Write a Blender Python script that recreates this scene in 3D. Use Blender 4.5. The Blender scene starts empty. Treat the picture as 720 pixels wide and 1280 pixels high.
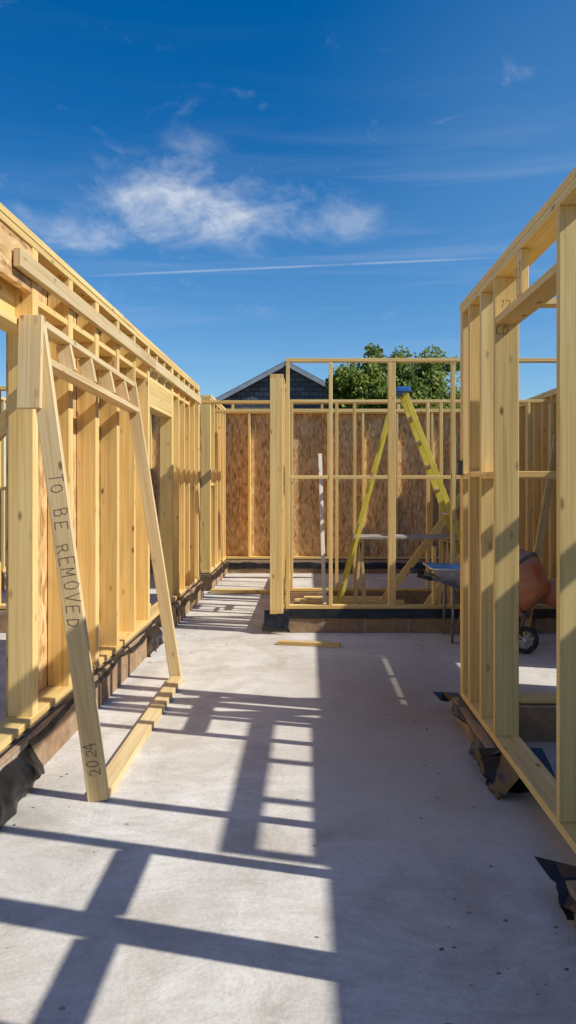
import bpy, math, random
from mathutils import Vector, Matrix, noise
random.seed(7)
D=bpy.data
scene=bpy.context.scene
coll=scene.collection

# ---------------------------------------------------------------- helpers
def link(o,parent=None):
    coll.objects.link(o)
    if parent: o.parent=parent
    return o
def empty(name):
    e=D.objects.new(name,None); e.empty_display_size=.2
    return link(e)
class M:
    def __init__(s): s.v=[];s.f=[];s.uv=[];s.r=[]
    def obox(s,c,a,b,la,lb,lc,off=True):
        a=Vector(a).normalized(); b=Vector(b); b=(b-a*b.dot(a)).normalized(); cc=a.cross(b)
        c=Vector(c); n=len(s.v); ax=(a,b,cc); h=(la/2,lb/2,lc/2)
        ou,ov=(random.uniform(0,40),random.uniform(0,40)) if off else (0,0)
        rr=random.random()
        idx={}
        for i in (0,1):
            for j in (0,1):
                for k in (0,1):
                    p=((2*i-1)*h[0],(2*j-1)*h[1],(2*k-1)*h[2])
                    idx[(i,j,k)]=(len(s.v),p)
                    s.v.append(tuple(c+a*p[0]+b*p[1]+cc*p[2]))
        for A in range(3):
            J=(A+1)%3;K=(A+2)%3
            for side in (0,1):
                ring=[(0,0),(1,0),(1,1),(0,1)]
                if side==0: ring=ring[::-1]
                face=[]
                for (p,q) in ring:
                    key=[0,0,0]; key[A]=side; key[J]=p; key[K]=q
                    vi,pp=idx[tuple(key)]
                    face.append(vi)
                    if A==0: u,v=pp[1]*.3,pp[2]+.5
                    elif A==1: u,v=pp[0],pp[2]
                    else: u,v=pp[0],pp[1]+.3*(1 if off else 0)
                    if not off:
                        w=c+a*pp[0]+b*pp[1]+cc*pp[2]
                        if A==0: u,v=w.x+w.y,w.z
                        else: u,v=w.dot(a),(w.z if abs(ax[A].z)<.5 else w.dot(ax[3-A]))
                    s.uv.append((u+ou,v+ov))
                s.f.append(face); s.r.append(rr)
    def box(s,x0,x1,y0,y1,z0,z1,L=None,off=True):
        d=(x1-x0,y1-y0,z1-z0); c=((x0+x1)/2,(y0+y1)/2,(z0+z1)/2)
        if L is None: L=max(range(3),key=lambda i:d[i])
        E=[(1,0,0),(0,1,0),(0,0,1)]; J=(L+1)%3;K=(L+2)%3
        s.obox(c,E[L],E[J],d[L],d[J],d[K],off)
    def beam(s,p0,p1,w,t,side=(0,1,0)):
        """w = size along 'side' direction, t = the other"""
        p0=Vector(p0);p1=Vector(p1)
        s.obox((p0+p1)/2,p1-p0,side,(p1-p0).length,w,t)
    def make(s,name,mat,parent=None,bevel=.0025):
        me=D.meshes.new(name); me.from_pydata(s.v,[],s.f)
        ul=me.uv_layers.new(name='UVMap')
        for i,u in enumerate(s.uv): ul.data[i].uv=u
        at=me.attributes.new('rnd','FLOAT','FACE')
        for i,r in enumerate(s.r): at.data[i].value=r
        me.materials.append(mat)
        o=D.objects.new(name,me); link(o,parent)
        if bevel:
            b=o.modifiers.new('b','BEVEL'); b.width=bevel; b.segments=1; b.limit_method='ANGLE'
        return o
def pymesh(name,v,f,mat,parent=None,smooth=False):
    me=D.meshes.new(name); me.from_pydata([tuple(p) for p in v],[],f); me.materials.append(mat)
    if smooth:
        for p in me.polygons: p.use_smooth=True
    return link(D.objects.new(name,me),parent)
def tube(name,pts,r,mat,parent=None,n=10,cap=True):
    v=[];f=[]
    pts=[Vector(p) for p in pts]
    up=Vector((.13,.31,.94)).normalized()
    for i,p in enumerate(pts):
        t=(pts[min(i+1,len(pts)-1)]-pts[max(i-1,0)]).normalized()
        s=t.cross(up)
        if s.length<.05: s=t.cross(Vector((1,0,0)))
        s.normalize(); w=s.cross(t)
        rr=r[i] if isinstance(r,(list,tuple)) else r
        for k in range(n):
            a=2*math.pi*k/n
            v.append(p+(s*math.cos(a)+w*math.sin(a))*rr)
    for i in range(len(pts)-1):
        for k in range(n):
            a=i*n+k;b=i*n+(k+1)%n
            f.append([a,b,b+n,a+n])
    if cap:
        f.append(list(range(n))[::-1]); f.append([(len(pts)-1)*n+k for k in range(n)])
    return pymesh(name,v,f,mat,parent,True)
def lathe(name,prof,c,axis,mat,parent=None,n=36):
    q=Vector((0,0,1)).rotation_difference(Vector(axis).normalized()).to_matrix()
    v=[];f=[]
    for (r,h) in prof:
        for k in range(n):
            a=2*math.pi*k/n
            v.append(Vector(c)+q@Vector((r*math.cos(a),r*math.sin(a),h)))
    for i in range(len(prof)-1):
        for k in range(n):
            a=i*n+k;b=i*n+(k+1)%n
            f.append([a,b,b+n,a+n])
    return pymesh(name,v,f,mat,parent,True)

# ---------------------------------------------------------------- materials
def newmat(name):
    m=D.materials.new(name); m.use_nodes=True
    nt=m.node_tree; b=nt.nodes['Principled BSDF']
    return m,nt,b
def N(nt,t,**kw):
    n=nt.nodes.new(t)
    for k,v in kw.items():
        if k in n.inputs.keys(): n.inputs[k].default_value=v
        else: setattr(n,k,v)
    return n
def math_n(nt,op,a,b=None,clamp=False):
    n=nt.nodes.new('ShaderNodeMath'); n.operation=op; n.use_clamp=clamp
    for i,x in enumerate((a,b)):
        if x is None: continue
        if isinstance(x,(int,float)): n.inputs[i].default_value=x
        else: nt.links.new(x,n.inputs[i])
    return n.outputs[0]
def ramp(nt,fac,stops):
    n=nt.nodes.new('ShaderNodeValToRGB'); e=n.color_ramp.elements
    while len(e)<len(stops): e.new(.5)
    for i,(p,c) in enumerate(stops):
        e[i].position=p; e[i].color=(*c,1) if len(c)==3 else c
    nt.links.new(fac,n.inputs[0]); return n.outputs[0]
def mixc(nt,fac,a,b,mode='MIX'):
    n=nt.nodes.new('ShaderNodeMix'); n.data_type='RGBA'; n.blend_type=mode
    for s,x in ((0,fac),(6,a),(7,b)):
        if isinstance(x,(int,float)): n.inputs[s].default_value=x
        elif isinstance(x,tuple): n.inputs[s].default_value=(*x,1) if len(x)==3 else x
        else: nt.links.new(x,n.inputs[s])
    return n.outputs[2]
def mapping(nt,vec,sc=(1,1,1),rot=(0,0,0),loc=(0,0,0)):
    n=nt.nodes.new('ShaderNodeMapping'); n.inputs['Scale'].default_value=sc
    n.inputs['Rotation'].default_value=rot; n.inputs['Location'].default_value=loc
    nt.links.new(vec,n.inputs[0]); return n.outputs[0]
def noisetex(nt,vec,scale,detail=4,rough=.5,dist=0,out=0):
    n=N(nt,'ShaderNodeTexNoise'); n.inputs['Scale'].default_value=scale
    n.inputs['Detail'].default_value=detail; n.inputs['Roughness'].default_value=rough
    n.inputs['Distortion'].default_value=dist
    nt.links.new(vec,n.inputs['Vector']); return n.outputs[out]
def bump(nt,b,h,strength=.3,dist=.01):
    n=N(nt,'ShaderNodeBump'); n.inputs['Strength'].default_value=strength; n.inputs['Distance'].default_value=dist
    nt.links.new(h,n.inputs['Height']); nt.links.new(n.outputs[0],b.inputs['Normal'])

def wood_mat(name,dark,mid,light,knot=(.24,.10,.03)):
    m,nt,b=newmat(name)
    uv=N(nt,'ShaderNodeUVMap').outputs[0]
    at=N(nt,'ShaderNodeAttribute',attribute_name='rnd').outputs['Fac']
    g=noisetex(nt,mapping(nt,uv,(1.3,60,1)),1.0,2,.6,.8)
    g2=noisetex(nt,mapping(nt,uv,(.7,9,1)),1.0,1,.5,.4)
    gg=math_n(nt,'ADD',math_n(nt,'MULTIPLY',g,.6),math_n(nt,'MULTIPLY',g2,.4))
    col=ramp(nt,gg,[(.32,dark),(.5,mid),(.66,light)])
    vor=N(nt,'ShaderNodeTexVoronoi'); vor.inputs['Scale'].default_value=1; vor.voronoi_dimensions='2D'
    nt.links.new(mapping(nt,uv,(2.6,6.0,1)),vor.inputs['Vector'])
    sc=N(nt,'ShaderNodeSeparateColor'); nt.links.new(vor.outputs['Color'],sc.inputs[0])
    kn=ramp(nt,vor.outputs['Distance'],[(.03,(1,1,1)),(.09,(0,0,0))])
    gate=math_n(nt,'GREATER_THAN',sc.outputs[0],.35)
    kn=math_n(nt,'MULTIPLY',kn,math_n(nt,'MULTIPLY',gate,math_n(nt,'ADD',sc.outputs[1],.2)))
    col=mixc(nt,math_n(nt,'MULTIPLY',kn,.8),col,knot)
    tint=ramp(nt,at,[(0,(.84,.82,.78)),(.25,(1.0,.97,.90)),(.5,(.94,.96,.92)),(.75,(1.06,1.05,1.04)),(1,(1.0,.93,.84))])
    col=mixc(nt,1,col,tint,'MULTIPLY')
    nt.links.new(col,b.inputs['Base Color'])
    b.inputs['Roughness'].default_value=.6; b.inputs['Specular IOR Level'].default_value=.3
    bump(nt,b,g,.3,.003)
    return m
WOOD=wood_mat('pine_timber',(.64,.42,.145),(.80,.575,.225),(.88,.68,.32))
WOOD2=wood_mat('weathered_timber',(.56,.39,.185),(.71,.53,.28),(.80,.64,.38))
PALE=wood_mat('pale_planed_timber',(.70,.64,.50),(.80,.75,.62),(.85,.81,.70))

def osb_mat():
    m,nt,b=newmat('osb_board')
    uv=N(nt,'ShaderNodeUVMap').outputs[0]
    wob=noisetex(nt,uv,6,1,.5,0,1)
    add=N(nt,'ShaderNodeVectorMath',operation='MULTIPLY_ADD')
    nt.links.new(wob,add.inputs[0]); add.inputs[1].default_value=(.06,.06,0); nt.links.new(uv,add.inputs[2])
    def strands(rot,sx,sy,off):
        vor=N(nt,'ShaderNodeTexVoronoi'); vor.voronoi_dimensions='2D'; vor.inputs['Scale'].default_value=1
        nt.links.new(mapping(nt,add.outputs[0],(sx,sy,1),(0,0,rot),(off,off,0)),vor.inputs['Vector'])
        s=N(nt,'ShaderNodeSeparateColor'); nt.links.new(vor.outputs['Color'],s.inputs[0]); return s.outputs[0]
    a=strands(.3,10,34,0); c=strands(1.5,12,38,7); d=strands(-.7,13,44,3)
    f=math_n(nt,'ADD',math_n(nt,'MULTIPLY',a,.42),math_n(nt,'ADD',math_n(nt,'MULTIPLY',c,.32),math_n(nt,'MULTIPLY',d,.26)))
    col=ramp(nt,f,[(.15,(.36,.19,.065)),(.38,(.62,.375,.15)),(.6,(.74,.49,.22)),(.85,(.88,.67,.38))])
    big=noisetex(nt,uv,1.2,2)
    col=mixc(nt,ramp(nt,big,[(.4,(0,0,0)),(.7,(.5,.5,.5))]),col,mixc(nt,1,col,(.80,.74,.68),'MULTIPLY'))
    nt.links.new(col,b.inputs['Base Color']); b.inputs['Roughness'].default_value=.65
    bump(nt,b,f,.3,.004); return m
OSB=osb_mat()

def simple(name,c1,c2,scale=6,rough=.6,metal=0,bs=.2,bd=.005,spec=.4,detail=4):
    m,nt,b=newmat(name)
    ob=N(nt,'ShaderNodeTexCoord').outputs['Object']
    n=noisetex(nt,ob,scale,detail,.6)
    nt.links.new(ramp(nt,n,[(.35,c1),(.65,c2)]),b.inputs['Base Color'])
    b.inputs['Roughness'].default_value=rough; b.inputs['Metallic'].default_value=metal
    b.inputs['Specular IOR Level'].default_value=spec
    bump(nt,b,n,bs,bd); return m
DPM=simple('black_polythene',(.006,.006,.007),(.02,.02,.021),9,.38,0,.5,.01,.5)
ALU=simple('dusty_aluminium',(.36,.37,.38),(.52,.52,.52),15,.5,.6,.1)
YEL=simple('yellow_fibreglass',(.62,.50,.05),(.74,.62,.09),8,.5,0,.1)
BLUE=simple('blue_plastic',(.03,.12,.4),(.05,.18,.5),8,.5)
RED=simple('cement_splashed_orange_paint',(.62,.15,.04),(.60,.34,.2),6,.65,0,.5,.01)
RUB=simple('rubber',(.015,.015,.015),(.06,.058,.055),12,.8)
GREY=simple('grey_painted_steel',(.12,.12,.12),(.24,.23,.22),9,.5,.3)
GALV=simple('galvanised_steel',(.4,.41,.42),(.62,.62,.61),12,.4,.6)
INK=simple('marker_ink',(.10,.065,.04),(.22,.14,.085),90,.7)
WHITE=simple('white_fascia_paint',(.55,.57,.6),(.72,.73,.75),4,.5)
BARK=simple('bark',(.05,.035,.025),(.12,.09,.06),12,.9)

def block_mat():
    m,nt,b=newmat('concrete_block')
    uv=N(nt,'ShaderNodeUVMap').outputs[0]
    br=N(nt,'ShaderNodeTexBrick'); nt.links.new(mapping(nt,uv,(1,1,1),(0,0,0),(.07,.012,0)),br.inputs['Vector'])
    br.inputs['Scale'].default_value=1; br.inputs['Brick Width'].default_value=.45; br.inputs['Row Height'].default_value=.225
    br.inputs['Mortar Size'].default_value=.007; br.inputs['Mortar Smooth'].default_value=.3
    br.inputs['Color1'].default_value=(.34,.215,.12,1); br.inputs['Color2'].default_value=(.44,.31,.19,1); br.inputs['Mortar'].default_value=(.42,.39,.34,1)
    n=noisetex(nt,uv,14,5,.7)
    col=mixc(nt,1,br.outputs['Color'],ramp(nt,n,[(.3,(.6,.6,.6)),(.7,(1.15,1.12,1.08))]),'MULTIPLY')
    nt.links.new(col,b.inputs['Base Color']); b.inputs['Roughness'].default_value=.9
    bump(nt,b,math_n(nt,'SUBTRACT',n,math_n(nt,'MULTIPLY',br.outputs['Fac'],1.5)),.6,.006)
    return m
BLOCK=block_mat()

def concrete_mat():
    m,nt,b=newmat('floated_concrete')
    ob=N(nt,'ShaderNodeTexCoord').outputs['Object']
    big=noisetex(nt,ob,.55,3,.55,.6)
    med=noisetex(nt,ob,2.6,7,.72,.5)
    fine=noisetex(nt,ob,55,3,.7)
    wob=noisetex(nt,ob,.9,1,.5,0,1)
    ad=N(nt,'ShaderNodeVectorMath',operation='MULTIPLY_ADD'); nt.links.new(wob,ad.inputs[0]); ad.inputs[1].default_value=(.7,.7,.0); nt.links.new(ob,ad.inputs[2])
    brush=noisetex(nt,mapping(nt,ad.outputs[0],(4.5,24,1),(0,0,.5)),1,3,.7,.3)
    f=math_n(nt,'ADD',math_n(nt,'MULTIPLY',big,.35),math_n(nt,'MULTIPLY',med,.65))
    col=ramp(nt,f,[(.34,(.44,.405,.35)),(.44,(.57,.535,.475)),(.54,(.68,.645,.585)),(.66,(.76,.735,.69))])
    bm=ramp(nt,big,[(.40,(.1,.1,.1)),(.58,(.9,.9,.9))])
    col=mixc(nt,bm,col,mixc(nt,1,col,ramp(nt,brush,[(.36,(.90,.895,.885)),(.5,(1,1,1)),(.64,(1.05,1.05,1.05))]),'MULTIPLY'))
    col=mixc(nt,1,col,ramp(nt,fine,[(.3,(.88,.88,.88)),(.7,(1.07,1.07,1.07))]),'MULTIPLY')
    dust=noisetex(nt,mapping(nt,ob,(1,1,1),(0,0,0),(5,3,1)),.9,6,.70,.5)
    col=mixc(nt,ramp(nt,dust,[(.49,(0,0,0)),(.63,(.5,.5,.5))]),col,(.45,.385,.30))
    s=N(nt,'ShaderNodeVectorMath',operation='SUBTRACT'); nt.links.new(ob,s.inputs[0]); s.inputs[1].default_value=(.8,5.4,0)
    ln=N(nt,'ShaderNodeVectorMath',operation='LENGTH'); nt.links.new(mapping(nt,s.outputs[0],(1.0,.5,1)),ln.inputs[0])
    dm=math_n(nt,'SUBTRACT',math_n(nt,'ADD',math_n(nt,'MULTIPLY',med,1.9),.2),ln.outputs['Value'],True)
    col=mixc(nt,math_n(nt,'MULTIPLY',dm,.7),col,(.34,.265,.19))
    nt.links.new(col,b.inputs['Base Color']); b.inputs['Roughness'].default_value=.82; b.inputs['Specular IOR Level'].default_value=.25
    h=math_n(nt,'ADD',math_n(nt,'MULTIPLY',brush,.3),math_n(nt,'ADD',math_n(nt,'MULTIPLY',med,1.1),math_n(nt,'MULTIPLY',fine,.25)))
    bump(nt,b,h,.6,.013); return m
CONC=concrete_mat()

# ---------------------------------------------------------------- ground + slab
GR=simple('rough_earth',(.14,.10,.065),(.24,.19,.13),1.2,.95,0,.6,.05)
gnd=pymesh('ground',[(-400,-400,-.14),(400,-400,-.14),(400,400,-.14),(-400,400,-.14)],[[0,1,2,3]],GR)
sl=M(); sl.box(-5.2,3.75,-6,14.0,-.139,0,off=False); sl.make('concrete_floor',CONC,None,.006)

# ---------------------------------------------------------------- wall building
T=.038
def jit(a=.004): return random.uniform(-a,a)
def wall_y(x0,x1,y0,y1,zb,zt,studs):
    m=M()
    m.box(x0,x1,y0,y1,zb,zb+T); m.box(x0,x1,y0,y1,zt-T,zt)
    for s in studs:
        j=jit()
        m.box(x0+.002+jit(.001),x1-.002+jit(.0015),s-T/2+j,s+T/2+j,zb+T,zt-T)
    return m
def wall_x(y0,y1,x0,x1,zb,zt,studs):
    m=M()
    m.box(x0,x1,y0,y1,zb,zb+T); m.box(x0,x1,y0,y1,zt-T,zt)
    for s in studs:
        j=jit()
        m.box(s-T/2+j,s+T/2+j,y0+.002+jit(.001),y1-.002+jit(.001),zb+T,zt-T)
    return m
def crumple(name,y0,y1,x0,zt,prof,parent,axis='y',seed=0,amp=.02,ny=60,nz=10):
    v=[];f=[]
    for i in range(ny+1):
        t=i/ny; y=y0+(y1-y0)*t
        out,drop=prof(t)
        for k in range(nz+1):
            s=k/nz
            n=noise.noise_vector(Vector((y*5+seed,s*2.5,seed)))
            n2=noise.noise_vector(Vector((y*17+seed,s*6,seed+5)))
            dx=out*math.sin(s*1.5)+ (n.x*amp+n2.x*amp*.4)*s
            dz=-drop*s+ (n.z*amp*.8+n2.z*amp*.3)*s
            z=max(.004,zt+dz)
            v.append((x0+dx,y+n.y*amp*s,z) if axis=='y' else (y+n.y*amp*s,x0+dx,z))
    for i in range(ny):
        for k in range(nz):
            a=i*(nz+1)+k; f.append([a,a+1,a+nz+2,a+nz+1])
    return pymesh(name,v,f,DPM,parent,True)

# ---- left wall
LW=empty('timber_frame_wall')
st=[1.0,1.6,2.2,2.86,2.9, 4.17,4.21,4.80,4.84,5.40,5.44,6.0,6.04,6.60,7.16,7.20, 8.42,8.46,8.86,9.26,9.66,10.06,10.46,10.53]
m=wall_y(-1.64,-1.5,0.6,10.55,.25,2.89,st)
m.box(-1.643,-1.497,.6,3.3,2.892,2.93); m.box(-1.643,-1.497,3.305,6.18,2.892,2.93); m.box(-1.638,-1.502,6.5,10.53,2.892,2.93)
m.box(-1.65,-1.495,6.2,6.45,2.892,2.925)
m.box(-1.638,-1.502,2.921,4.149,2.38,2.418)
for y in (3.3,3.7): m.box(-1.60,-1.56,y,y+T,2.42,2.62)
m.box(-1.634,-1.60,2.921,4.149,2.42,2.845)
m.box(-1.638,-1.502,7.221,8.399,2.30,2.338); m.box(-1.545,-1.504,7.221,8.399,2.34,2.55); m.box(-1.638,-1.508,7.221,8.399,2.552,2.59)
for y in (7.6,8.0): m.box(-1.636,-1.51,y,y+T,2.592,2.85)
for a,b_ in ((4.23,4.78),(4.86,5.38),(5.46,5.98),(6.06,6.58),(6.62,7.14),(8.48,8.84),(8.88,9.24),(9.28,9.64)):
    z=2.56+jit(.01); m.box(-1.636,-1.51,a+.003,b_-.003,z,z+T)
m.make('stud_framing',WOOD,LW)
m=M(); m.box(-1.545,-1.507,2.921,4.149,2.60,2.845); m.make('osb_lintel',OSB,LW)
m=M(); m.box(-1.497,-1.459,3.86,7.3,2.665,2.76); m.box(-1.497,-1.459,7.31,10.4,2.66,2.755); m.make('ledger_batten',WOOD2,LW)
m=M()
for a,b_ in ((4.16,5.38),(5.39,6.60),(6.61,7.2),(8.41,9.6),(9.61,10.55)):
    m.box(-1.653,-1.642,a,b_,.26,2.88,L=2)
m.make('osb_sheathing',OSB,LW,0)
m=M(); m.box(-1.66,-1.455,0.5,7.25,.0,.236,off=False); m.box(-1.66,-1.455,8.38,10.6,.0,.236,off=False); m.make('block_plinth',BLOCK,LW,.004)
crumple('damp_proof_membrane',3.95,7.25,-1.485,.247,lambda t:(.05,.05+.03*math.sin(t*19)),LW,seed=3,amp=.012,ny=110)
crumple('damp_proof_membrane',2.4,3.98,-1.49,.247,lambda t:(.11,.24 if t<.9 else .2),LW,seed=8,amp=.035,ny=70)
crumple('damp_proof_membrane',8.35,10.6,-1.49,.247,lambda t:(.07,.1+.04*math.sin(t*14)),LW,seed=5,amp=.02)
crumple('damp_proof_membrane',6.85,7.3,-1.47,.247,lambda t:(.09,.2),LW,seed=15,amp=.03,ny=30)

# ---- end-of-corridor left wall
W2=empty('timber_frame_wall')
m=wall_y(-1.59,-1.45,11.3,13.42,.25,2.86,[11.33,11.37,11.8,12.2,12.6,13.0,13.38])
m.box(-1.6,-1.44,11.3,13.42,2.863,2.9)
m.box(-1.588,-1.452,11.395,11.78,1.55,1.588)
m.make('stud_framing',WOOD,W2)
m=M(); m.box(-1.603,-1.592,11.3,13.42,.26,2.85,L=2); m.make('osb_sheathing',OSB,W2,0)
m=M(); m.box(-1.61,-1.42,11.2,13.4,0,.236,off=False); m.make('block_plinth',BLOCK,W2,.004)
crumple('damp_proof_membrane',11.2,13.4,-1.44,.247,lambda t:(.06,.1),W2,seed=25,amp=.02,ny=30)

# ---- back wall
BW=empty('timber_frame_wall')
sx=[-4.5,-4.0,-3.4,-2.8,-2.2,-1.72,-1.04,-.42,.36,.98,1.58,2.2,2.8,3.25]
m=wall_x(13.46,13.6,-4.55,3.3,.25,2.87,sx); m.box(-4.55,3.3,13.455,13.6,2.873,2.91)
m.make('stud_framing',WOOD,BW)
m=M(); x=-4.55
while x<3.3:
    m.box(x,min(x+1.195,3.3),13.602,13.613,.26,2.9,L=2); x+=1.2
m.make('osb_sheathing',OSB,BW,0)
m=M(); m.box(-4.6,3.3,13.42,13.62,0,.236,off=False); m.make('block_plinth',BLOCK,BW,.004)
crumple('damp_proof_membrane',-1.4,3.2,13.44,.25,lambda t:(-.04,.17),BW,axis='x',seed=31,amp=.02)

# ---- front partition (y=8.04)
FP=empty('added_shadow_frame')
def part(xs,x0,x1,y0,y1,zb,zt,mid):
    m=wall_x(y0,y1,x0,x1,zb,zt,xs)
    xs=sorted(xs)
    if mid:
      for a,b_ in zip(xs[:-1],xs[1:]):
        if b_-a>.15: m.box(a+T/2+.006,b_-T/2-.006,y0+.004,y1-.004,mid,mid+T)
    return m
m=part([-.215,.245,.87,.912,1.54,2.14,2.74,3.26],-.235,3.28,8.04,8.13,.245,2.90,1.62)
m.box(1.32,1.32+T,8.046,8.12,.29,.9)
m.make('stud_framing',WOOD,FP)
m=M(); m.box(-.41,3.3,8.0,8.14,0,.232,off=False); m.make('block_plinth',BLOCK,FP,.004)
crumple('damp_proof_membrane',-.46,-.2,7.99,.24,lambda t:(-.09,.22),FP,axis='x',seed=40,amp=.04,ny=20)
crumple('damp_proof_membrane',-.2,3.2,8.0,.244,lambda t:(-.015,.09),FP,axis='x',seed=42,amp=.012,ny=90)
IW=empty('added_shadow_frame')
m=wall_y(-.40,-.26,7.97,12.6,.2,2.72,[7.992,8.032,8.5,9.1,9.7,10.3,10.9,11.5,12.1,12.58])
m.box(-.398,-.262,8.06,8.47,1.5,1.538)
m.make('stud_framing',WOOD,IW)
m=M(); m.box(-.41,-.25,8.16,12.6,0,.19,off=False); m.make('block_plinth',BLOCK,IW,.004)
m=M(); m.box(-1.62,-.42,10.58,10.72,2.70,2.738); m.box(-1.6,3.2,11.9,12.04,2.70,2.738); m.box(-1.6,3.2,11.905,12.035,2.84,2.878)
for x in (-1.2,.2,1.4,2.6): m.box(x,x+T,11.91,12.03,2.738,2.84)
m.make('ceiling_tie_beam',WOOD)
SP=empty('added_shadow_frame')
m=part([-.22,.38,.61,1.58,1.75,2.3,2.9,3.2],-.24,3.26,9.98,10.07,.16,2.68,None)
m.make('stud_framing',WOOD,SP)
m=M(); m.box(-.24,3.28,9.96,10.1,0,.15,off=False); m.make('block_plinth',BLOCK,SP,.004)

# ---- outer right wall with OSB
OW=empty('timber_frame_wall')
ys=[-3+.6*i for i in range(0,14)]
ys=[y for y in ys if not (5.3<y<6.15)]+[5.43,6.12]+[6.4+.4*i for i in range(18)]
m=wall_y(3.32,3.46,-3.2,13.6,.25,2.82,[y for y in ys if y<13.5]); m.box(3.318,3.462,-3.2,13.6,2.823,2.86)
m.box(3.322,3.458,5.451,6.099,1.0,1.038); m.box(3.322,3.458,5.451,6.099,1.9,1.938)
m.make('stud_framing',WOOD,OW)
m=M()
def pan(a,b_,z0,z1): m.box(3.463,3.474,a,b_,z0,z1,L=2)
pan(-3.2,-.8,.1,2.858);pan(-.798,1.6,.1,2.858);pan(1.602,4.0,.1,2.858);pan(4.002,4.6,.1,2.858)
pan(4.602,6.15,2.462,2.858); pan(4.602,5.45,.1,2.44); pan(6.10,6.15,.1,2.44); pan(5.45,6.10,.1,1.02); pan(5.45,6.10,1.92,2.44)
a=6.155
while a<13.6: pan(a,min(a+1.198,13.6),.1,2.858); a+=1.2
m.make('osb_sheathing',OSB,OW,0)
m=M(); m.box(3.3,3.48,-3.2,13.6,0,.236,off=False); m.make('block_plinth',BLOCK,OW,.004)

# ---- right wall
RW=empty('timber_frame_wall')
zb,zt=.115,2.752
m=wall_y(1.04,1.18,-1.5,5.2,zb,zt,[-1.4,-.8,-.2,.4,1.0,1.62,2.13,2.17,2.21,2.75,3.17,4.26,4.60,4.92,5.14,5.18])
m.box(1.037,1.183,-1.5,2.4,2.754,2.79); m.box(1.037,1.183,2.405,5.21,2.754,2.79)
m.box(1.045,1.175,3.192,4.238,2.45,2.49)
m.box(1.043,1.081,3.72,3.81,2.492,2.712)
m.box(1.14,1.177,3.3,3.38,2.492,2.712)
for a,b_ in ((4.28,4.58),(4.62,4.90),(4.94,5.12),(2.235,2.725),(1.645,2.1),(1.02,1.6)):
    z=1.6+jit(.01); m.box(1.046,1.174,a+.003,b_-.003,z,z+T)
m.make('stud_framing',WOOD,RW)
m=M(); m.box(.985,1.19,4.15,5.22,0,.108,off=False); m.box(.94,1.19,-1.5,2.78,0,.108,off=False); m.make('block_plinth',BLOCK,RW,.004)
crumple('damp_proof_membrane',4.1,5.25,1.05,.114,lambda t:(-.085-.03*math.sin(t*11),.03+.03*max(0,math.sin(t*6))),RW,seed=51,amp=.03,ny=60)
crumple('damp_proof_membrane',.93,1.28,4.16,.114,lambda t:(-.28-.1*t,.12),RW,axis='x',seed=54,amp=.05,ny=30)
crumple('damp_proof_membrane',3.75,4.4,1.05,.114,lambda t:(-.10,.12),RW,seed=59,amp=.05,ny=30)
crumple('damp_proof_membrane',2.3,2.80,1.03,.116,lambda t:(-.11,.03+.02*math.sin(t*9)),RW,seed=57,amp=.03,ny=40)
crumple('damp_proof_membrane',.90,1.2,2.79,.112,lambda t:(-.12,.10),RW,axis='x',seed=61,amp=.04,ny=20)
v=[(1.0,5.18,.112),(1.05,5.28,.112),(.93,5.27,.118),(.86,5.26,.125),(.90,5.16,.09),(.96,5.2,.07)]
pymesh('damp_proof_membrane',v,[[0,1,2],[0,2,5],[2,3,4],[2,4,5]],DPM,RW)
v=[(1.02,2.74,.112),(1.03,2.86,.112),(.94,2.90,.118),(.87,2.93,.122),(.90,2.82,.09),(.95,2.78,.07)]
pymesh('damp_proof_membrane',v,[[0,1,2],[0,2,5],[2,3,4],[2,4,5]],DPM,RW)
m=M(); m.box(1.018,1.037,5.10,5.16,1.62,1.72); m.make('fixing_bracket',RUB,RW)

CW=empty('added_shadow_frame')
m=wall_x(4.62,4.72,1.19,3.3,.225,2.69,[1.22,1.9,2.5,3.1]); m.box(1.245,1.875,4.623,4.717,1.6,1.638)
m.make('stud_framing',WOOD,CW)
m=M(); m.box(1.2,3.3,4.60,4.74,0,.218,off=False); m.make('block_plinth',BLOCK,CW,.004)
XF=empty('added_shadow_frame')
m=wall_y(2.78,2.92,2.35,4.3,.2,2.79,[2.37,3.45,4.28]); m.box(2.782,2.918,2.4,4.26,2.4,2.438)
m.box(2.782,2.918,2.9,2.938,2.44,2.75)
m.make('stud_framing',WOOD,XF)

# ---- left room
LR=empty('timber_frame_wall')
m=wall_y(-4.7,-4.56,0,13.6,.25,2.87,[.02+.6*i for i in range(23)]); m.make('stud_framing',WOOD,LR)
m=M(); a=0
while a<13.5: m.box(-4.712,-4.701,a,min(a+1.196,13.6),.26,2.86,L=2); a+=2.4
m.make('osb_sheathing',OSB,LR,0)
m=M(); m.box(-4.72,-4.54,0,13.6,0,.236,off=False); m.make('block_plinth',BLOCK,LR,.004)
LC=empty('added_shadow_frame')
m=part([-4.5,-3.9,-3.3,-2.7,-2.1,-1.72],-4.53,-1.68,8.0,8.14,.25,2.6,1.5); m.make('stud_framing',WOOD,LC)
m=M(); m.box(-4.53,-1.68,7.98,8.16,0,.236,off=False); m.make('block_plinth',BLOCK,LC,.004)
m=M(); m.beam((-1.60,4.30,2.02),(-2.75,4.30,.85),.045,.095); m.beam((-2.75,4.30,.9),(-2.75,4.30,.0),.045,.095); m.make('diagonal_brace',WOOD)

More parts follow.
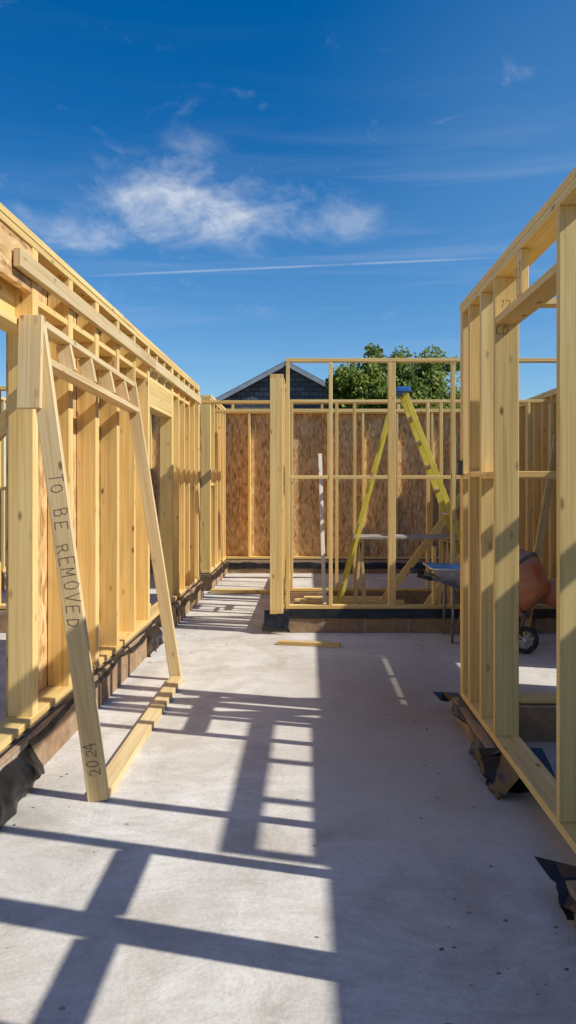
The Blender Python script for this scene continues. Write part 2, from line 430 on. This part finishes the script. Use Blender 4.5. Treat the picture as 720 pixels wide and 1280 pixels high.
# ---------------------------------------------------------------- leaning temporary brace frame
BF=empty('temporary_brace_frame')
m=M()
F1=Vector((-1.03,3.745,0.0)); T1=Vector((-1.432,3.98,2.43))
F2=Vector((-1.05,6.06,0.0)); T2=Vector((-1.452,6.20,2.40))
m.beam(F1,T1,.100,.042,side=(1,0,0))
m.beam(F2,T2,.092,.042,side=(1,0,0))
m.beam(F1.lerp(T1,.80)+Vector((-.075,-.043,0)),T1+Vector((.0,-.043,.0)),.12,.038,side=(1,0,0))
m.beam(T1+Vector((0,.03,-.025)),T2+Vector((0,-.03,-.03)),.09,.038,side=(1,0,0))
a=F1.lerp(T1,.905); b_=F2.lerp(T2,.90)
m.beam(a+Vector((0,.03,0)),b_+Vector((0,-.03,0)),.09,.038,side=(1,0,0))
for t in (.22,.42,.64,.84):
    p=T1.lerp(T2,t); q=a.lerp(b_,t)
    m.beam(q+Vector((0,0,.022)),p+Vector((0,0,-.05)),.085,.038,side=(1,0,0))
m.beam(F1+Vector((.0,.05,.021)),F2+Vector((.01,-.04,.021)),.098,.042,side=(1,0,0))
m.make('brace_timbers',WOOD2,BF)
GL={'T':[[(0,1),(1,1)],[(.5,1),(.48,0)]],'O':[[(.5+.48*math.cos(a*.63+1.7),.5+.5*math.sin(a*.63+1.7)) for a in range(11)]],
'B':[[(.05,0),(.05,1),(.7,.95),(.8,.75),(.6,.55),(.05,.5)],[(.6,.55),(.95,.35),(.8,.05),(.05,0)]],
'E':[[(.9,1),(.05,1),(.05,0),(.95,0)],[(.05,.5),(.75,.52)]],'R':[[(.05,0),(.05,1),(.75,.95),(.85,.72),(.6,.5),(.05,.48)],[(.4,.5),(.95,0)]],
'M':[[(0,0),(.1,1),(.5,.35),(.9,1),(1,0)]],'V':[[(0,1),(.5,0),(1,1)]],'D':[[(.05,0),(.05,1),(.65,.9),(.95,.5),(.65,.1),(.05,0)]],
'2':[[(.05,.8),(.4,1),(.85,.85),(.8,.55),(.05,0),(.95,.03)]],'0':[[(.5+.42*math.cos(a*.63+1.6),.5+.5*math.sin(a*.63+1.6)) for a in range(11)]],
'4':[[(.7,0),(.7,1),(.05,.35),(.95,.33)]],'1':[[(.3,.8),(.55,1),(.5,0)]],'3':[[(.1,.95),(.6,1),(.85,.78),(.4,.53),(.9,.3),(.6,0),(.05,.08)]],'C':[[(.9,.9),(.5,1),(.1,.6),(.15,.2),(.55,0),(.95,.12)]]}
def text(body,p,right,up,size,parent,adv=.78,w=.0042):
    r=Vector(right).normalized(); u=Vector(up); u=(u-r*u.dot(r)).normalized(); n=r.cross(u)
    p=Vector(p); L=len(body)*size*adv; v=[];f=[]
    for i,ch in enumerate(body):
        if ch not in GL: continue
        ox=-L/2+i*size*adv+random.uniform(-.08,.08)*size; oy=-size/2+random.uniform(-.14,.14)*size; sk=random.uniform(-.15,.2); hs=size*random.uniform(.82,1.15)
        for st_ in GL[ch]:
            pts=[(ox+((x+random.uniform(-.05,.05))*.58+sk*y)*size,oy+(y+random.uniform(-.05,.05))*hs) for x,y in st_]
            for (ax_,ay),(bx,by) in zip(pts[:-1],pts[1:]):
                dx,dy=bx-ax_,by-ay; l=math.hypot(dx,dy) or 1; ux,uy=dx/l,dy/l; nx,ny=-uy*w/2,ux*w/2
                ex,ey=ux*w*.35,uy*w*.35; k=len(v)
                for (qx,qy) in ((ax_-ex+nx,ay-ey+ny),(ax_-ex-nx,ay-ey-ny),(bx+ex-nx,by+ey-ny),(bx+ex+nx,by+ey+ny)):
                    v.append(p+r*qx+u*qy+n*(.0001+.00002*(len(f)%7)))
                f.append([k,k+1,k+2,k+3])
    return pymesh('marker_writing',v,f,INK,parent)
ax=(F1-T1).normalized()
sidev=Vector((1,0,0)); sidev=(sidev-ax*sidev.dot(ax)).normalized()
nrm=ax.cross(sidev)
if nrm.y>0: nrm=-nrm
text('TO BE REMOVED',F1.lerp(T1,.50)+nrm*.0216,ax,sidev,.068,BF,adv=.90)
text('2024',F1.lerp(T1,.085)+nrm*.0216,-ax,-sidev,.055,BF)
text('13',(1.0425,3.765,2.60),(0,-1,0),(0,0,1),.07,RW)
text('CD',(1.09,4.2385,2.42),(1,0,0),(0,0,1),.05,RW)
text('13',(1.11,4.2385,2.56),(1,0,0),(0,0,1),.05,RW)

# ---------------------------------------------------------------- loose timbers
m=M(); m.beam((-.29,7.42,.019),(.31,7.30,.019),.07,.036,side=(0,1,0)); m.make('timber_offcut',WOOD)
m=M(); m.beam((-1.40,11.0,.03),(-.42,10.9,.03),.14,.05,side=(0,1,0)); m.make('timber_offcut',WOOD)
m=M(); m.beam((.20,9.0,.0),(.15,9.55,1.95),.045,.02,side=(1,0,0)); m.make('leaning_plank',PALE)
m=M(); m.beam((.85,9.45,.0),(1.95,9.5,1.45),.04,.09,side=(0,1,0)); m.make('diagonal_brace',WOOD)
m=M(); m.beam((1.22,8.6,.0),(1.75,8.62,.75),.04,.09,side=(0,1,0)); m.make('diagonal_brace',WOOD)
m=M(); m.beam((2.2,7.75,.0),(3.25,9.9,2.2),.04,.09,side=(0,1,0)); m.make('diagonal_brace',WOOD)
m=M()
for i in range(5):
    m.beam((-.15+jit(.05),9.34+i*.115,.07),(1.0+jit(.1),9.36+i*.113+jit(.015),.07),.095,.04,side=(0,1,0))
m.beam((.0,9.3,.025),(.0,9.9,.025),.07,.045,side=(1,0,0)); m.beam((.8,9.3,.025),(.8,9.9,.025),.07,.045,side=(1,0,0))
for i in range(3):
    m.beam((-.05+jit(.05),9.42+i*.15,.112),(1.1+jit(.1),9.40+i*.15,.112),.095,.04,side=(0,1,0))
m.make('timber_stack',WOOD)

# ---------------------------------------------------------------- stepladder
SL=empty('stepladder')
top=Vector((1.08,9.0,2.66))
m=M()
for yy,sp in ((-.16,-.28),(.16,.28)):
    m.beam(top+Vector((.05,yy,-.03)),Vector((2.12,9.0+sp,.0)),.03,.062,side=(0,1,0))
m.make('front_rails',YEL,SL)
m=M()
for yy,sp in ((-.14,-.22),(.14,.22)):
    m.beam(top+Vector((-.06,yy,-.06)),Vector((.32,9.0+sp,.0)),.025,.038,side=(0,1,0))
m.make('rear_rails',YEL,SL)
m=M()
for i in range(1,9):
    t=i/9.3; p=(top+Vector((.05,0,-.03))).lerp(Vector((2.12,9,0)),t); w=.30+.22*t
    m.box(p.x-.045,p.x+.045,9-w/2,9+w/2,p.z-.012,p.z+.012)
for t in (.35,.6,.85):
    p=(top+Vector((-.06,0,-.06))).lerp(Vector((.32,9,0)),t); w=.26+.16*t
    m.box(p.x-.012,p.x+.012,9-w/2,9+w/2,p.z-.02,p.z+.02)
m.make('treads_and_spreaders',ALU,SL)
m=M(); m.box(1.02,1.19,8.80,9.2,2.635,2.70); m.make('top_cap',BLUE,SL,.012)

# ---------------------------------------------------------------- trestle platform
TP=empty('trestle_platform')
m=M(); m.box(.50,1.80,8.85,9.08,.925,.955); m.box(.53,1.78,9.09,9.32,.922,.952); m.make('boards',simple('dusty_board',(.30,.26,.21),(.45,.39,.32),8,.8),TP)
m=M()
for x in (.62,1.66):
    m.box(x-.03,x+.03,8.9,9.30,.88,.918)
    for s in (-1,1):
        for yy in (8.95,9.26):
            m.beam((x,yy,.9),(x+s*.07,yy,.0),.03,.03)
m.make('trestles',WOOD2,TP)

# ---------------------------------------------------------------- cement mixer
CM=empty('cement_mixer')
c=Vector((1.97,7.3,.66)); axis=Vector((-.62,.42,.66)).normalized()
prof=[(.0,-.30),(.15,-.30),(.20,-.27),(.285,-.10),(.30,-.06),(.305,-.05),(.305,.03),(.30,.04),(.27,.12),(.17,.32),(.165,.335),(.155,.335),(.16,.32),(.255,.11),(.28,-.05),(.19,-.25),(0,-.28)]
lathe('drum',prof,c,axis,RED,CM)
lathe('ring_gear',[(.308,.0),(.325,.005),(.325,.03),(.308,.035)],c,axis,GREY,CM)
tube('yoke',[c+Vector((-.22,-.28,.0)),c+Vector((-.1,-.34,-.2)),c+Vector((.08,-.1,-.38)),c+Vector((.2,.1,-.36)),c+Vector((.2,.36,-.2)),c+Vector((.2,.34,.0))],.022,RED,CM)
for y in (7.12,7.55):
    tube('stand_leg',[(1.95,y,.33),(1.69,y-.14 if y<7.3 else y+.13,.03)],.018,GREY,CM)
    tube('stand_leg',[(2.02,y,.36),(2.0,y,.14)],.018,GREY,CM)
tube('foot_bar',[(1.69,6.95,.02),(1.69,7.72,.02)],.018,GREY,CM)
tube('cross_bar',[(1.93,7.12,.34),(2.06,7.12,.34),(2.06,7.55,.34),(1.93,7.55,.34)],.018,GREY,CM)
tube('axle',[(2.0,7.02,.125),(2.0,7.66,.125)],.014,GREY,CM)
for y in (7.0,7.66):
    lathe('tyre',[(.085,-.025),(.105,-.032),(.122,-.02),(.126,0),(.122,.02),(.105,.032),(.085,.025),(.085,-.025)],(2.0,y,.127),(0,1,0),RUB,CM)
    lathe('hub',[(0,-.03),(.028,-.03),(.028,.03),(0,.03)],(2.0,y,.127),(0,1,0),GALV,CM)
    m=M()
    for k in range(8):
        a=k*math.pi/4+.2
        m.beam((2.0+.02*math.cos(a),y,.127+.02*math.sin(a)),(2.0+.09*math.cos(a),y,.127+.09*math.sin(a)),.012,.016)
    m.make('wheel_spokes',GALV,CM)
m=M(); m.box(2.30,2.52,7.3,7.56,.38,.62); m.make('motor_housing',RED,CM,.03)
hw=Vector((2.1,7.72,.62)); pts=[hw+Vector((.17*math.cos(a),0,.17*math.sin(a))) for a in [i*math.pi/12 for i in range(25)]]
tube('tipping_wheel',pts,.01,GREY,CM,8)
for k in range(3):
    a=k*math.pi/3+.3; tube('tipping_wheel_spoke',[hw-Vector((.17*math.cos(a),0,.17*math.sin(a))),hw+Vector((.17*math.cos(a),0,.17*math.sin(a)))],.007,GREY,CM,8)

# ---------------------------------------------------------------- wheelbarrow
WB=empty('wheelbarrow')
c0=Vector((1.56,7.62,.0))
def tray(s,z,dx): return [Vector((c0.x+dx-.36*s,c0.y-.28*s,z)),Vector((c0.x+dx+.34*s,c0.y-.24*s,z)),Vector((c0.x+dx+.34*s,c0.y+.24*s,z)),Vector((c0.x+dx-.36*s,c0.y+.28*s,z))]
a=tray(1.0,.72,0); b_=tray(.6,.56,.06); a2=tray(.97,.72,0); b2=tray(.58,.575,.06)
a[0].z=a[3].z=a2[0].z=a2[3].z=.74
v=a+b_+a2+b2
f=[[0,1,5,4],[1,2,6,5],[2,3,7,6],[3,0,4,7],[7,6,5,4],[8,12,13,9],[9,13,14,10],[10,14,15,11],[11,15,12,8],[12,15,14,13],[0,8,9,1],[1,9,10,2],[2,10,11,3],[3,11,8,0]]
pymesh('tray',v,f,GALV,WB)
tube('rim',a+[a[0]],.012,GALV,WB,8)
for s in (-1,1):
    tube('handle_tube',[(1.07,7.62+s*.27,.68),(1.3,7.62+s*.25,.62),(1.5,7.62+s*.2,.54),(1.8,7.62+s*.12,.46),(1.86,7.70+s*.07,.19)],.016,GREY,WB)
    tube('grip',[(1.06,7.62+s*.27,.684),(1.2,7.62+s*.26,.645)],.021,RUB,WB)
    tube('leg',[(1.42,7.62+s*.22,.56),(1.40,7.62+s*.24,.02),(1.54,7.62+s*.22,.02),(1.62,7.62+s*.2,.5)],.014,GREY,WB)
lathe('tyre',[(.1,-.03),(.15,-.045),(.185,-.03),(.19,0),(.185,.03),(.15,.045),(.1,.03),(.1,-.03)],(1.86,7.74,.19),(.1,1,0),RUB,WB)
lathe('hub',[(0,-.06),(.1,-.02),(.1,.02),(0,.06)],(1.86,7.74,.19),(.1,1,0),GALV,WB)

# ---------------------------------------------------------------- debris
v=[];f=[]
def chip(x,y,s):
    n=len(v); k=random.randint(4,6); a0=random.random()*6; h=s*random.uniform(.2,.5)
    for i in range(k):
        a=a0+i*2*math.pi/k; r=s*random.uniform(.6,1.1); v.append((x+r*math.cos(a),y+r*.6*math.sin(a),.0005))
    for i in range(k):
        a=a0+i*2*math.pi/k; r=s*random.uniform(.3,.8); v.append((x+r*math.cos(a),y+r*.6*math.sin(a),h))
    for i in range(k): f.append([n+i,n+(i+1)%k,n+k+(i+1)%k,n+k+i])
    f.append([n+k+i for i in range(k)])
for i in range(380):
    zx=random.random()
    if zx<.55: x=random.uniform(.3,1.0)+random.random()**2*.5
    elif zx<.85: x=random.uniform(-1.42,-1.05)
    else: x=random.uniform(-1.3,1.0)
    y=2+random.random()**1.2*6; chip(x,y,random.choice((.002,.003,.003,.004,.006,.012)))
pymesh('scattered_debris',v,f,simple('rubble',(.14,.10,.06),(.42,.34,.24),30,.9))

# ---------------------------------------------------------------- neighbour house
HS=empty('slate_house')
def slate():
    m,nt,b=newmat('slate_shingles')
    ob=N(nt,'ShaderNodeTexCoord').outputs['Object']
    sep=N(nt,'ShaderNodeSeparateXYZ'); nt.links.new(ob,sep.inputs[0])
    cb=N(nt,'ShaderNodeCombineXYZ'); nt.links.new(math_n(nt,'ADD',sep.outputs[0],sep.outputs[1]),cb.inputs[0]); nt.links.new(sep.outputs[2],cb.inputs[1])
    br=N(nt,'ShaderNodeTexBrick'); nt.links.new(cb.outputs[0],br.inputs['Vector'])
    br.inputs['Scale'].default_value=1; br.inputs['Brick Width'].default_value=.3; br.inputs['Row Height'].default_value=.16
    br.inputs['Mortar Size'].default_value=.012
    br.inputs['Color1'].default_value=(.075,.08,.085,1); br.inputs['Color2'].default_value=(.15,.155,.16,1); br.inputs['Mortar'].default_value=(.02,.02,.022,1)
    nt.links.new(br.outputs['Color'],b.inputs['Base Color']); b.inputs['Roughness'].default_value=.6
    bump(nt,b,math_n(nt,'SUBTRACT',1,br.outputs['Fac']),.5,.02); return m
SLATE=slate()
hx,hy,ha,he,hw_=-.72,25,5.55,3.35,4.1
v=[(hx-hw_,hy,-.14),(hx+hw_,hy,-.14),(hx+hw_,hy,he),(hx,hy,ha-.06),(hx-hw_,hy,he),(hx-hw_,hy+8,-.14),(hx+hw_,hy+8,-.14),(hx+hw_,hy+8,he),(hx,hy+8,ha-.06),(hx-hw_,hy+8,he)]
pymesh('walls',v,[[0,1,2,3,4],[6,5,9,8,7],[1,6,7,2],[5,0,4,9]],SLATE,HS)
sl_=(ha-he)/hw_
m=M()
for s in (-1,1):
    ln=math.hypot(hw_+.4,(hw_+.4)*sl_)
    cx=hx+s*(hw_+.4)/2; cz=ha-(hw_+.4)*sl_/2+.03
    m.obox((cx,hy+4,cz),(s*1,0,-sl_),(0,1,0),ln,8.5,.08)
m.make('roof',SLATE,HS,0)
m=M()
for s in (-1,1):
    ln=math.hypot(hw_+.4,(hw_+.4)*sl_)
    m.obox((hx+s*(hw_+.4)/2,hy-.27-.01*s,ha-(hw_+.4)*sl_/2-.03),(s*1,0,-sl_),(0,1,0),ln,.035,.13)
m.make('bargeboards',simple('grey_fascia',(.3,.32,.35),(.42,.44,.47),4,.5),HS,0)
m=M()
m.box(hx-.6,hx+.6,hy-.05,hy+.05,1.0,2.3); m.make('window_frame',WHITE,HS,.01)
m=M(); m.box(hx-.52,hx-.03,hy-.07,hy-.055,1.08,2.22); m.box(hx+.03,hx+.52,hy-.07,hy-.055,1.08,2.22); m.make('window_glass',simple('glass_pane',(.02,.025,.03),(.04,.05,.06),1,.1),HS,0)

# ---------------------------------------------------------------- tree
TR=empty('deciduous_tree')
def leaf_mat():
    m,nt,b=newmat('foliage')
    at=N(nt,'ShaderNodeAttribute',attribute_name='rnd').outputs['Fac']
    col=ramp(nt,at,[(0,(.07,.11,.015)),(.5,(.17,.24,.03)),(1,(.32,.36,.06))])
    nt.links.new(col,b.inputs['Base Color']); b.inputs['Roughness'].default_value=.5
    tr=N(nt,'ShaderNodeBsdfTranslucent'); nt.links.new(col,tr.inputs[0])
    mx=N(nt,'ShaderNodeMixShader'); mx.inputs[0].default_value=.4
    out=nt.nodes['Material Output']
    nt.links.new(b.outputs[0],mx.inputs[1]); nt.links.new(tr.outputs[0],mx.inputs[2]); nt.links.new(mx.outputs[0],out.inputs[0])
    return m
LEAF=leaf_mat()
lobes=[(Vector((2.75,22,4.30)),1.34),(Vector((1.85,21.8,4.15)),1.25),(Vector((3.55,22,4.15)),1.2),(Vector((1.2,22,3.95)),.95),(Vector((2.2,21.3,3.7)),1.3),(Vector((3.0,22.8,3.9)),1.3),(Vector((1.7,21.2,3.6)),1.2),(Vector((4.1,22.3,3.7)),.9)]
sub=[]
for c,r in lobes:
    for i in range(18):
        d=Vector((random.gauss(0,1),random.gauss(0,1),random.gauss(0,.9)+.25)).normalized()
        sub.append((c+d*r*random.uniform(.7,.95),random.uniform(.22,.42)))
v=[];f=[];rr=[]
for i in range(36000):
    if random.random()<.8: c,r=random.choice(sub); p=c+Vector((random.gauss(0,1),random.gauss(0,1),random.gauss(0,1))).normalized()*r*random.random()**.4
    else:
        c,r=random.choice(lobes); p=c+Vector((random.gauss(0,1),random.gauss(0,1),random.gauss(0,1))).normalized()*r*random.random()**.5*.9
    s=random.uniform(.045,.08)
    a=(Vector((random.gauss(0,1)+.3,random.gauss(0,1),random.gauss(0,1)))).normalized(); b_=a.orthogonal().normalized()
    n=len(v); v+= [p-a*s,p+b_*s*.6,p+a*s,p-b_*s*.6]; f.append([n,n+1,n+2,n+3])
    rr.append(min(1,max(0,.5+noise.noise(p*1.7)*.6+random.gauss(0,.18))))
o=pymesh('crown_foliage',v,f,LEAF,TR)
at=o.data.attributes.new('rnd','FLOAT','FACE')
for i,r in enumerate(rr): at.data[i].value=r
tube('trunk',[(2.35,22,-.14),(2.38,22,.8),(2.3,22,1.8),(2.4,22,2.9),(2.5,22,3.8)],[.22,.17,.15,.12,.06],BARK,TR)
for c,r in lobes[:6]: tube('limb',[(2.33,22,1.9),Vector((2.35,22,2.2)).lerp(c,.5)+Vector((0,0,-.2)),c],[.09,.06,.02],BARK,TR)

# ---------------------------------------------------------------- light & sky
sv=Vector((1.136,-.31,1.0))
elev=math.atan2(1.0,math.hypot(1.136,.31)); rot=math.atan2(1.136,-.31)
L=D.lights.new('sun','SUN'); L.energy=5.0; L.angle=math.radians(.53); L.color=(1,.955,.87)
lo=D.objects.new('sun',L); link(lo); lo.location=(20,-6,18); lo.rotation_euler=(-sv).to_track_quat('-Z','Y').to_euler()
w=D.worlds.new('World'); scene.world=w; w.use_nodes=True; nt=w.node_tree
bg=nt.nodes['Background']; bg.inputs[1].default_value=.125
sky=N(nt,'ShaderNodeTexSky'); sky.sky_type='NISHITA'; sky.sun_disc=False; sky.sun_elevation=elev; sky.sun_rotation=rot
sky.air_density=1.0; sky.dust_density=.2; sky.ozone_density=2.5; sky.altitude=300
hs=N(nt,'ShaderNodeHueSaturation'); hs.inputs['Hue'].default_value=.505; hs.inputs['Saturation'].default_value=1.45; hs.inputs['Value'].default_value=1.0
nt.links.new(sky.outputs[0],hs.inputs['Color'])
dirv=N(nt,'ShaderNodeTexCoord').outputs['Generated']
def mask(center,sc,lo_,hi_,rotv=(0,0,0)):
    c=Vector(center).normalized()
    s=N(nt,'ShaderNodeVectorMath',operation='SUBTRACT'); nt.links.new(dirv,s.inputs[0]); s.inputs[1].default_value=c
    ln=N(nt,'ShaderNodeVectorMath',operation='LENGTH'); nt.links.new(mapping(nt,s.outputs[0],sc,rotv),ln.inputs[0])
    n=N(nt,'ShaderNodeMapRange'); n.interpolation_type='SMOOTHSTEP'; nt.links.new(ln.outputs['Value'],n.inputs[0])
    n.inputs[1].default_value=lo_; n.inputs[2].default_value=hi_; n.inputs[3].default_value=1; n.inputs[4].default_value=0
    return n.outputs[0]
def mul(a,b,c=False): return math_n(nt,'MULTIPLY',a,b,c)
nz=noisetex(nt,mapping(nt,dirv,(11,11,19),(0,.25,0)),1,8,.62,.35)
def wisp(center,sc,amp,thr,gain=3.2,add=.34):
    mk=mask(center,sc,.0,1.0)
    den=mul(math_n(nt,'SUBTRACT',math_n(nt,'ADD',nz,mul(mk,add)),thr),gain,True)
    return mul(mul(den,math_n(nt,'ADD',den,.2)),amp,True)
A=wisp((-.17,1,.372),(3.9,4,11),.72,.60,2.9,.36)
A2=wisp((-.30,1,.335),(6,4,20),.40,.60)
B=wisp((.04,1,.345),(9,6,24),.30,.60)
C=wisp((-.155,1,.45),(12,6,34),.2,.60)
cloud=math_n(nt,'MAXIMUM',math_n(nt,'MAXIMUM',A,A2),math_n(nt,'MAXIMUM',B,C))
n2=noisetex(nt,mapping(nt,dirv,(1.6,3,26),(0,.12,0)),1,4,.6,.7)
cir=mul(mul(math_n(nt,'SUBTRACT',n2,.46),2.2,True),.30)
cirm=mask((.12,1,.29),(1.7,1,5.5),.1,1.2)
cir=mul(cir,math_n(nt,'ADD',mul(cirm,.9),.06))
ve=mul(mask((.42,1,.48),(2.4,2,3.2),.1,1.0),.13)
d1=Vector((-.284,1,.276)).normalized(); d2=Vector((.247,1,.300)).normalized(); nn=d1.cross(d2).normalized()
dt=N(nt,'ShaderNodeVectorMath',operation='DOT_PRODUCT'); nt.links.new(dirv,dt.inputs[0]); dt.inputs[1].default_value=nn
ct=math_n(nt,'SUBTRACT',1,math_n(nt,'DIVIDE',math_n(nt,'ABSOLUTE',dt.outputs['Value']),.0022),True)
ct=mul(mul(ct,mask((-.02,1,.288),(3.5,2,2),.4,1.05)),mul(math_n(nt,'SUBTRACT',nz,.2),1.2,True))
hz=N(nt,'ShaderNodeSeparateXYZ'); nt.links.new(dirv,hz.inputs[0])
haze=mul(math_n(nt,'SUBTRACT',1,math_n(nt,'DIVIDE',hz.outputs[2],.42),True),.25)
tot=math_n(nt,'MAXIMUM',math_n(nt,'MAXIMUM',cloud,cir),ct,True)
base=mixc(nt,math_n(nt,'ADD',haze,ve),hs.outputs[0],(2.8,5.0,7.2))
col=mixc(nt,mul(tot,.85),base,(5.7,6.1,6.7))
nt.links.new(col,bg.inputs[0])

# ---------------------------------------------------------------- camera
cd=D.cameras.new('camera'); cam=D.objects.new('camera',cd); link(cam)
cam.location=(0,0,1.55); cam.rotation_euler=(math.radians(90),0,0)
cd.sensor_fit='VERTICAL'; cd.sensor_height=36; cd.lens=36*950/1280
cd.shift_x=-25/1280; cd.shift_y=-33/1280
cd.clip_start=.05; cd.clip_end=2000
scene.camera=cam
scene.view_settings.view_transform='Standard'; scene.view_settings.look='None'; scene.view_settings.exposure=0
